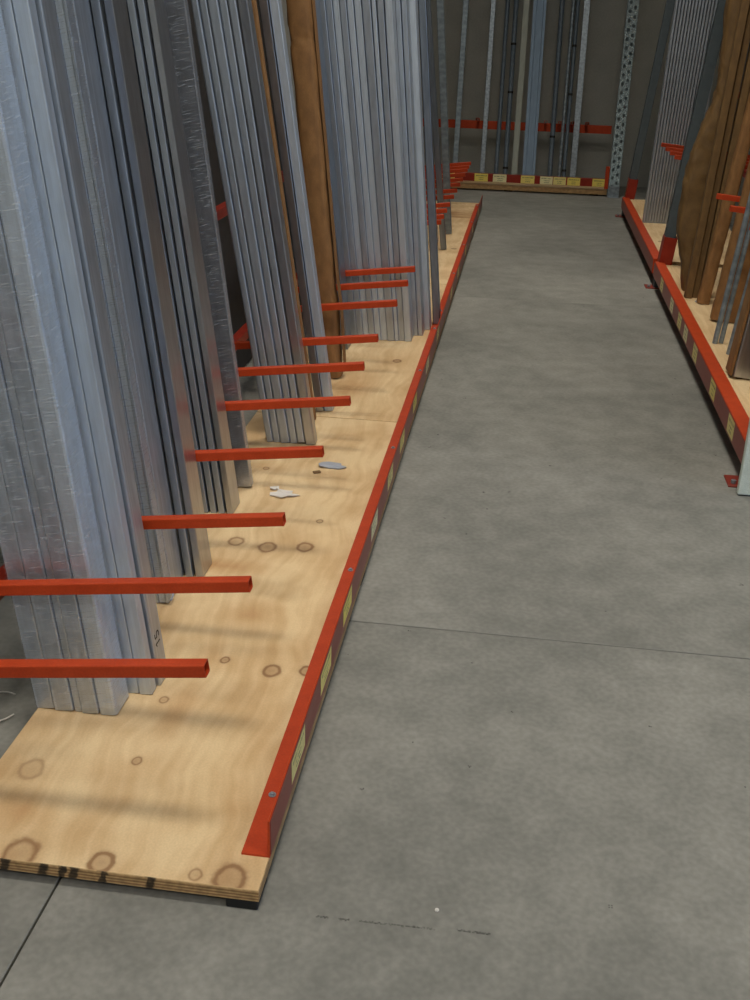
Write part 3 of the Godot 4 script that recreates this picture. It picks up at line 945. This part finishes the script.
# ------------------------------------------------------------------ stock on the left
func left_stock() -> void:
	var h := 2.45
	# wrapped bundle of five tubes at the near end
	var b := base("wrapped_bundle", Vector3.ZERO)
	b.transform = lean_at(-0.945, -1.793, 5.5, LEFT_DECK)
	tag(b, "nearest bundle of five aluminium tubes wrapped in creased clear film", "bundle")
	var cuts := [0.0, 0.041, 0.084, 0.102, 0.140, 0.180]
	for i in 5:
		var w: float = cuts[i + 1] - cuts[i] - 0.0012
		var dz: float = [0.002, 0.0, 0.0035, 0.0, 0.001][i]
		obj("tube", tube_rect(w, 0.078, 0.003, h - 0.02 * (i % 2), 0.003 if i < 4 else 0.006), M.alu if i != 4 else M.alu_light, b, Transform3D(Basis.IDENTITY, Vector3(cuts[i], -cuts[i] * 0.0955, -0.0025 - dz)))
	var fs := st_new()
	ext(fs, rect(-0.002, 0.182, -0.086, 0.0005, 0.008, 3), h - 0.03, Transform3D(Basis.IDENTITY, Vector3(0, 0.004, 0)), rect(-0.0014, 0.1814, -0.0854, -0.0001, 0.0076, 3))
	var fw := obj("stretch_film", fs, M.film, b)
	fw.set_meta("label", "clear stretch film with sideways creases")
	# two broad tubes beside the bundle
	for i in 2:
		var o := obj("rectangular_tube", tube_rect(0.0292, 0.030, 0.003, h, 0.0025), M.alu_light, self, lean_at(-0.7775 + 0.0300 * i, -1.8845, 5.68 - 0.02 * i, LEFT_DECK))
		tag(o, ["pale broad aluminium tube tucked against the wrapped bundle", "pale broad aluminium tube between its twin and the numbered tube"][i], "tube", "broad tubes beside the wrapped bundle")
		if i == 1:
			o = obj("rectangular_tube", tube_rect(0.027, 0.055, 0.003, h, 0.003), M.alu, self, lean_at(-0.7385, -1.922, 5.66, LEFT_DECK))
			tag(o, "dull aluminium tube with handwritten 15 near its foot", "tube")
			var tm := TextMesh.new()
			var sf := SystemFont.new()
			sf.font_names = PackedStringArray(["Droid Sans"])
			tm.font = sf
			tm.text = "15"
			tm.font_size = 32
			tm.pixel_size = 0.0011
			tm.depth = 0.0006
			var tx := put("written_number", tm, M.ink, o, Transform3D(Basis(Vector3(0, 1, 0), Vector3(0, 0, 1), Vector3(1, 0, 0)), Vector3(0.0272, 0.105, -0.026)))
			tx.set_meta("label", "black handwritten 15")
	# bundle of flat bars in film behind them
	var c := base("flat_bar_bundle", Vector3.ZERO)
	c.transform = lean_at(-0.870, -2.272, 5.95, LEFT_DECK)
	tag(c, "bundle of thin flat bars in film behind the broad tubes", "bundle")
	var bk := obj("rectangular_tube", tube_rect(0.060, 0.085, 0.003, h, 0.003), M.alu, self, lean_at(-0.868, -2.318, 5.95, LEFT_DECK))
	tag(bk, "dark tube half hidden behind the film-wrapped flat bars", "tube")
	var fb := [0.0, 0.008, 0.022, 0.038, 0.056, 0.064]
	for i in 5:
		var w: float = fb[i + 1] - fb[i] - 0.001
		obj("flat_bar", tube_rect(w, 0.034 - 0.004 * (i % 2), 0.0018, h, 0.0015), [M.alu, M.alu_light, M.alu, M.alu_light, M.alu][i], c, Transform3D(Basis.IDENTITY, Vector3(fb[i], 0, -0.0015 - 0.0025 * (i % 2))))
	var f2 := st_new()
	ext(f2, rect(-0.002, 0.067, -0.039, 0.001, 0.006, 3), h - 0.02, Transform3D(Basis.IDENTITY, Vector3(0, 0.006, 0)), rect(-0.0014, 0.0664, -0.0384, 0.0004, 0.0056, 3))
	obj("stretch_film", f2, M.film2, c)
	var cu := st_new()
	var pts := []
	for k in 9: pts.append(Vector3(0.068 + 0.004 * sin(k * 0.5), 0.006 + 0.002 * k, -0.004 - 0.0035 * k))
	wire(cu, pts, 0.0022, 6)
	obj("film_tail", cu, M.plastic, c)
	# slats with dark gaps between: two stacks of three
	var sx := [[-0.839, -0.811, -0.783], [-0.884, -0.859, -0.834, -0.809]]
	var sz := [-2.425, -2.832]
	var sw := [0.0205, 0.0185]
	var sd := [0.086, 0.085]
	var sl := [6.15, 6.85]
	var wh := ["slatted stack just past the film-wrapped flat bars", "slatted stack beside the third gap of arms"]
	for g in 2:
		for i in sx[g].size():
			var o := obj("aluminium_channel", tube_rect(sw[g], sd[g], 0.002, h, 0.0022), M.alu_smooth if i == sx[g].size() - 1 else M.alu, self, lean_at(sx[g][i], sz[g] - 0.002 * i, sl[g] - 0.03 * i, LEFT_DECK))
			tag(o, "%s aluminium box section from the left in the %s" % [nth(i), ["nearer dark-gapped stack of three", "farther dark-gapped stack of four"][g]], "section", ["nearer dark-gapped stack of three", "farther dark-gapped stack of four"][g])
	# single film-wrapped board before the dark gap
	var w1 := base("wrapped_board", Vector3.ZERO)
	w1.transform = lean_at(-0.858, -3.035, 6.35, LEFT_DECK)
	tag(w1, "broad aluminium board in film just left of the dark gap", "board")
	obj("panel", tube_rect(0.076, 0.028, 0.002, h, 0.003), M.alu_smooth, w1)
	var f3 := st_new()
	ext(f3, rect(-0.002, 0.078, -0.031, 0.003, 0.006, 3), h - 0.02, Transform3D(Basis.IDENTITY, Vector3(0, 0.004, 0)), rect(-0.0014, 0.0774, -0.0304, 0.0024, 0.0056, 3))
	obj("stretch_film", f3, M.film2, w1)
	# stack of seven beside it
	var gx := [-0.832, -0.8075, -0.782, -0.7475, -0.7205, -0.692, -0.6565]
	var rz := [0.0, 0.002, 0.0, 0.003, 0.001, 0.0]
	for i in 6:
		var o := obj("flat_tube", tube_rect(gx[i + 1] - gx[i] - (0.0025 if i == 4 else 0.0012), 0.050, 0.0025, h - 0.03 * (i % 3), 0.005), [M.alu, M.alu, M.alu, M.alu, M.alu, M.alu_smooth][i], self, lean_at(gx[i], -3.452 - rz[i], 8.75 - 0.03 * i, LEFT_DECK + (0.006 if i == 4 else 0.0)))
		tag(o, "%s flat aluminium tube from the left in the stack right of the dark gap" % nth(i), "tube", "stack right of the dark gap")
	# narrow board wrap, grey and blue lengths
	var cs := obj("cardboard_strip", box_prof(0.033, 0.03, h), M.board, self, lean_at(-0.738, -3.70, 8.3, LEFT_DECK))
	tag(cs, "narrow brown cardboard strip between two grey stacks", "cardboard")
	var g1 := obj("square_tube", tube_rect(0.029, 0.05, 0.0025, h, 0.002), M.alu_smooth, self, lean_at(-0.723, -3.81, 8.05, LEFT_DECK))
	tag(g1, "dull grey aluminium tube beside the narrow cardboard strip", "tube")
	var g2 := obj("square_tube", tube_rect(0.031, 0.05, 0.0025, h, 0.003), M.alu_light, self, lean_at(-0.692, -3.82, 8.0, LEFT_DECK))
	tag(g2, "pale blue grey aluminium tube against the large cardboard wrap", "tube")
	# large cardboard wrap
	var cw := wrap_st([[0.0, 0.045, 0.040, 0.05], [0.30, 0.047, 0.046, 0.052], [0.36, 0.046, 0.043, 0.05], [0.50, 0.047, 0.045, 0.052], [1.25, 0.048, 0.047, 0.054], [1.30, 0.048, 0.0445, 0.05], [1.36, 0.048, 0.048, 0.054], [2.45, 0.048, 0.048, 0.054]], 31, 0.004)
	var cwo := obj("cardboard_wrap", cw, M.board, self, lean_at(-0.783, -4.27, 5.8, LEFT_DECK))
	tag(cwo, "tall brown cardboard sleeve folded round stock in the middle of the left rack", "cardboard")
	var fl := obj("cardboard_flap", wrap_st([[0.02, 0.0, 0.002, 0.028], [0.3, 0.006, 0.002, 0.03], [0.42, 0.001, 0.002, 0.028], [1.1, 0.0, 0.002, 0.026], [2.4, 0.0, 0.002, 0.026]], 33, 0.002), M.board, cwo, Transform3D(Basis.IDENTITY, Vector3(0.099, 0, 0.0)))
	fl.set_meta("label", "loose turned edge of the cardboard")
	# one short-set tube, then the wide stack
	var sm := obj("square_tube", tube_rect(0.032, 0.125, 0.0025, h, 0.003), M.alu_dark, self, lean_at(-0.773, -4.67, 6.5, LEFT_DECK))
	tag(sm, "dark grey tube standing just past the large cardboard sleeve", "tube")
	var wx := [-0.757, -0.7245, -0.6965, -0.669, -0.641, -0.6145, -0.5845, -0.549, -0.531, -0.5035, -0.4715]
	for i in 10:
		var ang: float = [6.7, 6.66, 6.6, 6.52, 6.42, 6.3, 6.15, 6.0, 5.8, 5.6][i]
		var o := obj("flat_tube", tube_rect(wx[i + 1] - wx[i] - 0.0009, 0.06 if i < 9 else 0.10, 0.0025, h - 0.02 * (i % 4), 0.0028), [M.alu, M.alu, M.alu_light, M.alu, M.alu_light, M.alu_light, M.alu, M.alu_light, M.alu, M.alu_light][i], self, lean_at(wx[i], -4.852 - 0.004 * ((i * 7) % 3) - 0.003 * i, ang, LEFT_DECK))
		tag(o, "%s aluminium tube from the left in the wide stack crossed by three arms" % nth(i), "tube", "wide stack crossed by three arms")
	var bx := [[-0.476, 0.0225, -4.99, 5.5, 0.11], [-0.452, 0.0225, -4.995, 5.4, 0.11], [-0.4355, 0.030, -5.112, 5.3, 0.09]]
	for i in 3:
		var o := obj("square_tube", tube_rect(bx[i][1], bx[i][4], 0.0025, h, 0.003), [M.alu, M.alu, M.alu_light][i], self, lean_at(bx[i][0], bx[i][2], bx[i][3], LEFT_DECK))
		tag(o, "%s tube stepping back at the right of the wide stack" % nth(i), "tube", "tubes stepping back at the right of the wide stack")
	var lt := obj("square_tube", tube_rect(0.036, 0.05, 0.003, h, 0.004), M.alu_dark, self, lean_at(-0.400, -5.209, 5.5, LEFT_DECK + 0.0065))
	tag(lt, "last tube of the wide stack touching the orange edge", "tube")
	# far lengths past it
	var fa := [[-0.527, 0.038, -7.195, 6.9, 0.04], [-0.547, 0.048, -7.79, 5.2, 0.05], [-0.60, 0.036, -7.42, 6.6, 0.05], [-0.66, 0.036, -6.70, 6.8, 0.05]]
	var fl_ := ["dark slim tube beyond the wide stack with arms in front", "farthest grey tube on the left platform", "grey tube half hidden behind the dark slim tube", "grey tube hidden deep behind the wide stack"]
	for i in 3:
		var o := obj("square_tube", tube_rect(fa[i][1], fa[i][4], 0.0025, h, 0.003), [M.alu_dark, M.galv, M.alu][i], self, lean_at(fa[i][0], fa[i][2], fa[i][3], LEFT_DECK))
		tag(o, fl_[i], "tube")

func box_prof(w: float, d: float, l: float) -> SurfaceTool:
	var st := st_new()
	ext(st, rect(0, w, -d, 0, 0.004, 3), l)
	return st

# unseen cartons behind the left rack, placed to darken gaps and block wall light
func gap_backing() -> void:
	var ws := ["nearest of the unseen cartons darkening the gaps behind the left rack", "unseen carton behind the left rack, placed to darken the middle gap", "farthest of the unseen cartons darkening the gaps behind the left rack"]
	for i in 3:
		var o := obj("unseen_carton", box_prof(0.07, 1.16, 2.5), M.gap_shade, self, lean_at(-1.235, -2.40 - 1.2 * i, 6.8, 0.0))
		tag(o, ws[i], "carton", "unseen cartons darkening the left rack gaps")

# ------------------------------------------------------------------ stock on the right
func right_stock() -> void:
	var h := 2.3
	# ribbed stack in the far bay
	for i in 16:
		var x := 0.862 + i * 0.0192
		var o := obj("ribbed_section", tube_rect(0.0178, 0.05, 0.002, h, 0.004), M.alu, self, lean_right(x, -8.10 - 0.0015 * (i % 2), 0.0178, 1.3 + 0.09 * i, RIGHT_DECK))
		tag(o, "%s grey section from the left in the ribbed stack in the far right bay" % nth(i), "section", "ribbed stack in the far right bay")
	# crumpled cardboard beside the middle post
	var edge := [[0.0, 0.872], [0.14, 0.850], [0.29, 0.806], [0.53, 0.803], [0.62, 0.811], [0.70, 0.820], [0.81, 0.850], [0.95, 0.893], [1.07, 0.905], [1.17, 0.897], [1.42, 0.890], [2.3, 0.97]]
	var secs := []
	for e in edge:
		var right_: float = 0.918 + e[0] * 0.055
		var left_: float = e[1] + 0.004
		secs.append([e[0], (left_ + right_) / 2 - 0.90, (right_ - left_) / 2, 0.05])
	var cb := obj("crumpled_cardboard", wrap_st(secs, 51, 0.011), M.dimmed_kraft, self, Transform3D(Basis.IDENTITY, Vector3(0.90, RIGHT_DECK + 0.0006, -5.90)))
	tag(cb, "crumpled brown cardboard sleeve bulging beside the middle post on the right", "cardboard")
	# brown wrapped lengths behind one another
	var br := [[0.866, -5.68, 0.036, 0.05, 2.6], [0.9045, -5.70, 0.030, 0.05, 2.8], [0.937, -5.69, 0.034, 0.05, 3.1], [0.9735, -5.71, 0.030, 0.05, 3.4]]
	for i in 4:
		var o := obj("wrapped_length", box_prof(br[i][2], br[i][3], h), M.dimmed_kraft, self, lean_right(br[i][0], br[i][1], br[i][2], br[i][4], RIGHT_DECK))
		tag(o, "%s slim brown wrapped length beside the crumpled cardboard" % nth(i), "cardboard", "slim wrapped lengths on the right")
	var ro := obj("cardboard_roll", wrap_st([[0.0, 0.03, 0.031, 0.034], [1.0, 0.03, 0.031, 0.034], [2.3, 0.03, 0.031, 0.034]], 57, 0.002), M.board, self, lean_right(0.915, -5.59, 0.06, 5.6, RIGHT_DECK))
	tag(ro, "rounded brown cardboard roll behind the two grey conduits", "cardboard")
	var wd := base("cardboard_box_length", Vector3.ZERO)
	wd.transform = lean_right(0.928, -5.18, 0.15, 5.2, RIGHT_DECK)
	tag(wd, "wide flat cardboard carton standing behind the grey conduits", "carton")
	obj("carton_body", wrap_st([[0.0, 0.075, 0.075, 0.04], [1.0, 0.075, 0.075, 0.04], [2.2, 0.075, 0.075, 0.04]], 59, 0.002), M.board, wd, Transform3D(Basis.IDENTITY, Vector3(0, 0, -0.045)))
	# conduits
	for q in [[0.878, -4.80, 0.0115], [0.908, -4.815, 0.0105], [0.912, -4.63, 0.0125]]:
		var st := st_new()
		ext(st, circ(q[2], 18), h, Transform3D.IDENTITY, circ(q[2] - 0.002, 18))
		var i: int = 0 if q[0] < 0.88 else (1 if q[1] < -4.7 else 2)
		var o := obj("round_pipe", st, M.galv, self, lean_right(q[0] + q[2], q[1], q[2], 4.8 if i < 2 else 6.0, RIGHT_DECK))
		tag(o, ["leftmost grey round pipe on the right deck", "middle grey round pipe on the right deck, beside its twin", "nearest grey round pipe on the right deck"][i], "pipe", "grey round pipes")
	# boarded flat panel at the near end
	var fp := base("framed_panel", Vector3.ZERO)
	fp.transform = lean_right(0.868, -4.27, 0.145, 5.0, RIGHT_DECK)
	tag(fp, "flat grey sheet with brown cardboard edge at the near end of the right deck", "panel")
	obj("cardboard_edge", box_prof(0.012, 0.10, h), M.board, fp, Transform3D(Basis.IDENTITY, Vector3(0, 0, 0.0)))
	obj("grey_sheet", box_prof(0.075, 0.09, h), M.alu_smooth, fp, Transform3D(Basis.IDENTITY, Vector3(0.0125, 0, 0.012)))
	obj("cardboard_backing", box_prof(0.05, 0.085, h), M.board, fp, Transform3D(Basis.IDENTITY, Vector3(0.089, 0, 0.01)))
	var cr := base("cardboard_pack", Vector3.ZERO)
	cr.transform = lean_right(0.92, -4.02, 0.12, 5.0, RIGHT_DECK)
	tag(cr, "brown cardboard pack cut by the right edge of the picture", "cardboard")
	obj("carton_body", box_prof(0.12, 0.1, h), M.board, cr)

# ------------------------------------------------------------------ lengths in the far rack
func far_stock() -> void:
	var y0 := 0.058
	var lean_back := deg_to_rad(7.0)
	# x at the foot, width, kind, sideways lean in degrees, label
	var ps := [
		[-0.714, 0.050, "flat", M.galv, -0.2, "mottled galvanised strip at the left of the far rack"],
		[-0.447, 0.044, "flat", M.zinc, 0.2, "pale flat strip with dark marks, second from the left in the far rack"],
		[-0.312, 0.040, "pipe", M.galv_dark, 0.3, "dark slim pipe left of the jointed pipe in the far rack"],
		[-0.228, 0.046, "joint", M.galv_dark, 0.6, "dark pipe with black joints in the far rack"],
		[-0.146, 0.056, "flat", M.cream_pipe, 0.35, "cream coloured square tube in the middle of the far rack"],
		[-0.040, 0.118, "wide", M.blue_grey, 0.9, "broad blue grey channel, widest length in the far rack"],
		[0.197, 0.046, "joint2", M.galv_dark, 0.9, "grey blue tube standing right of the broad channel"],
		[0.291, 0.034, "pipe", M.galv, 0.4, "thin pale pipe, left one of the close pair in the far rack"],
		[0.334, 0.036, "joint", M.galv_dark, 0.5, "dark thin pipe, right one of the close pair in the far rack"],
		[0.408, 0.056, "flat", M.zinc, 0.6, "bright weathered flat tube at the right of the far rack"]]
	for p in ps:
		var t := Transform3D(Basis(Vector3(0, 0, 1), deg_to_rad(p[4])) * Basis(Vector3(1, 0, 0), -lean_back), Vector3(p[0], y0 + 0.0055, -10.70))
		var st := st_new()
		var w: float = p[1]
		if p[2] == "flat":
			st = tube_rect(w, 0.03, 0.003, 2.6, 0.003)
		elif p[2] == "wide":
			# lipped channel: web with two flanges
			ext(st, PackedVector2Array([Vector2(0, 0), Vector2(0.03, 0), Vector2(0.034, -0.006), Vector2(w - 0.028, -0.006), Vector2(w - 0.024, 0), Vector2(w, 0), Vector2(w, -0.045), Vector2(w - 0.003, -0.045), Vector2(w - 0.003, -0.010), Vector2(0.003, -0.010), Vector2(0.003, -0.045), Vector2(0, -0.045)]), 2.6)
		else:
			ext(st, circ(w / 2, 18, Vector2(w / 2, -w / 2)), 2.6, Transform3D.IDENTITY, circ(w / 2 - 0.003, 18, Vector2(w / 2, -w / 2)))
		var o: MeshInstance3D
		if p[2].begins_with("joint"):
			var r := base("jointed_pipe")
			r.transform = t
			obj("pipe", st, p[3], r)
			for y in ([0.12, 0.80, 1.22] if p[2] == "joint" else [0.42]):
				var s := st_new()
				ext(s, circ(w / 2 + 0.002, 18, Vector2(w / 2, -w / 2)), 0.02, Transform3D(Basis.IDENTITY, Vector3(0, y, 0)), circ(w / 2 + 0.0002, 18, Vector2(w / 2, -w / 2)))
				obj("joint_band", s, M.black, r)
			tag(r, p[5], "pipe")
		else:
			o = obj("steel_length", st, p[3], self, t)
			tag(o, p[5], "length")

# ------------------------------------------------------------------ bits lying about
func litter() -> void:
	var rng := RandomNumberGenerator.new()
	rng.seed = 77
	var scraps := [[0.935, -5.60, 0.03, RIGHT_DECK, "crumpled grey film scrap at the foot of the brown wrapped lengths", M.plastic], [-0.672, -3.01, 0.052, LEFT_DECK, "torn white paper scrap lying on the plywood", M.paper], [-0.708, -3.05, 0.026, LEFT_DECK, "small curled paper scrap beside the torn white one", M.paper], [-0.559, -3.272, 0.055, LEFT_DECK, "flat greyish film scrap on the plywood", M.plastic]]
	for s in scraps:
		var st := st_new()
		var n := 12
		var pts := []
		for k in n:
			var a := TAU * k / n
			var r: float = s[2] * rng.randf_range(0.45, 1.0)
			pts.append(Vector3(cos(a) * r, 0.003 + rng.randf_range(0.0, 0.006), sin(a) * r * 0.7))
		for k in n:
			var j := (k + 1) % n
			var c := Vector3(0, 0.007, 0)
			tri(st, c, pts[k], pts[j], ((pts[j] - c).cross(pts[k] - c)).normalized(), Vector2.ZERO, Vector2.ZERO, Vector2.ZERO)
			tri(st, Vector3(0, 0.0, 0), pts[k] - Vector3(0, 0.003, 0), pts[j] - Vector3(0, 0.003, 0), Vector3.DOWN, Vector2.ZERO, Vector2.ZERO, Vector2.ZERO)
			quad(st, pts[k], pts[j], pts[j] - Vector3(0, 0.003, 0), pts[k] - Vector3(0, 0.003, 0), Vector3(pts[k].x, 0, pts[k].z).normalized())
		var o := obj("paper_scrap", st, s[5], self, Transform3D(Basis.IDENTITY, Vector3(s[0], s[3] + 0.0004, s[1])))
		tag(o, s[4], "scrap")
	# dark chip on the ply and a pale pebble on the floor
	var ch := obj("wood_chip", box_st(Vector3(-0.014, 0, -0.008), Vector3(0.014, 0.006, 0.008), 0.003), M.dimmed_kraft, self, Transform3D(Basis(Vector3.UP, 0.5), Vector3(-0.605, LEFT_DECK + 0.0003, -3.209)))
	tag(ch, "dark wood chip on the plywood near the paper scraps", "chip")
	var pe := st_new()
	for k in 3:
		ext(pe, circ([0.0052, 0.0062, 0.004][k], 9), 0.0022, Transform3D(Basis.IDENTITY, Vector3(0, 0.0022 * k, 0)))
	var po := obj("pebble", pe, M.paper, self, Transform3D(Basis.IDENTITY.scaled(Vector3(0.62, 0.62, 0.62)), Vector3(-0.05, 0.0003, -1.413)))
	tag(po, "tiny pale pebble on the concrete in the foreground", "pebble")
	# loop of packing strap on the floor behind the platform
	var pts := []
	for k in 24:
		var a := PI * (0.1 + 1.5 * k / 23.0)
		pts.append(Vector3(-1.06 + 0.05 * cos(a), 0.003 + 0.003 * sin(a * 2.0), -1.84 + 0.06 * sin(a)))
	var st := st_new()
	wire(st, pts, 0.0018, 6)
	var lo := obj("strap_loop", st, M.paper, self)
	tag(lo, "thin white strap loop on the floor left of the platform", "strap")
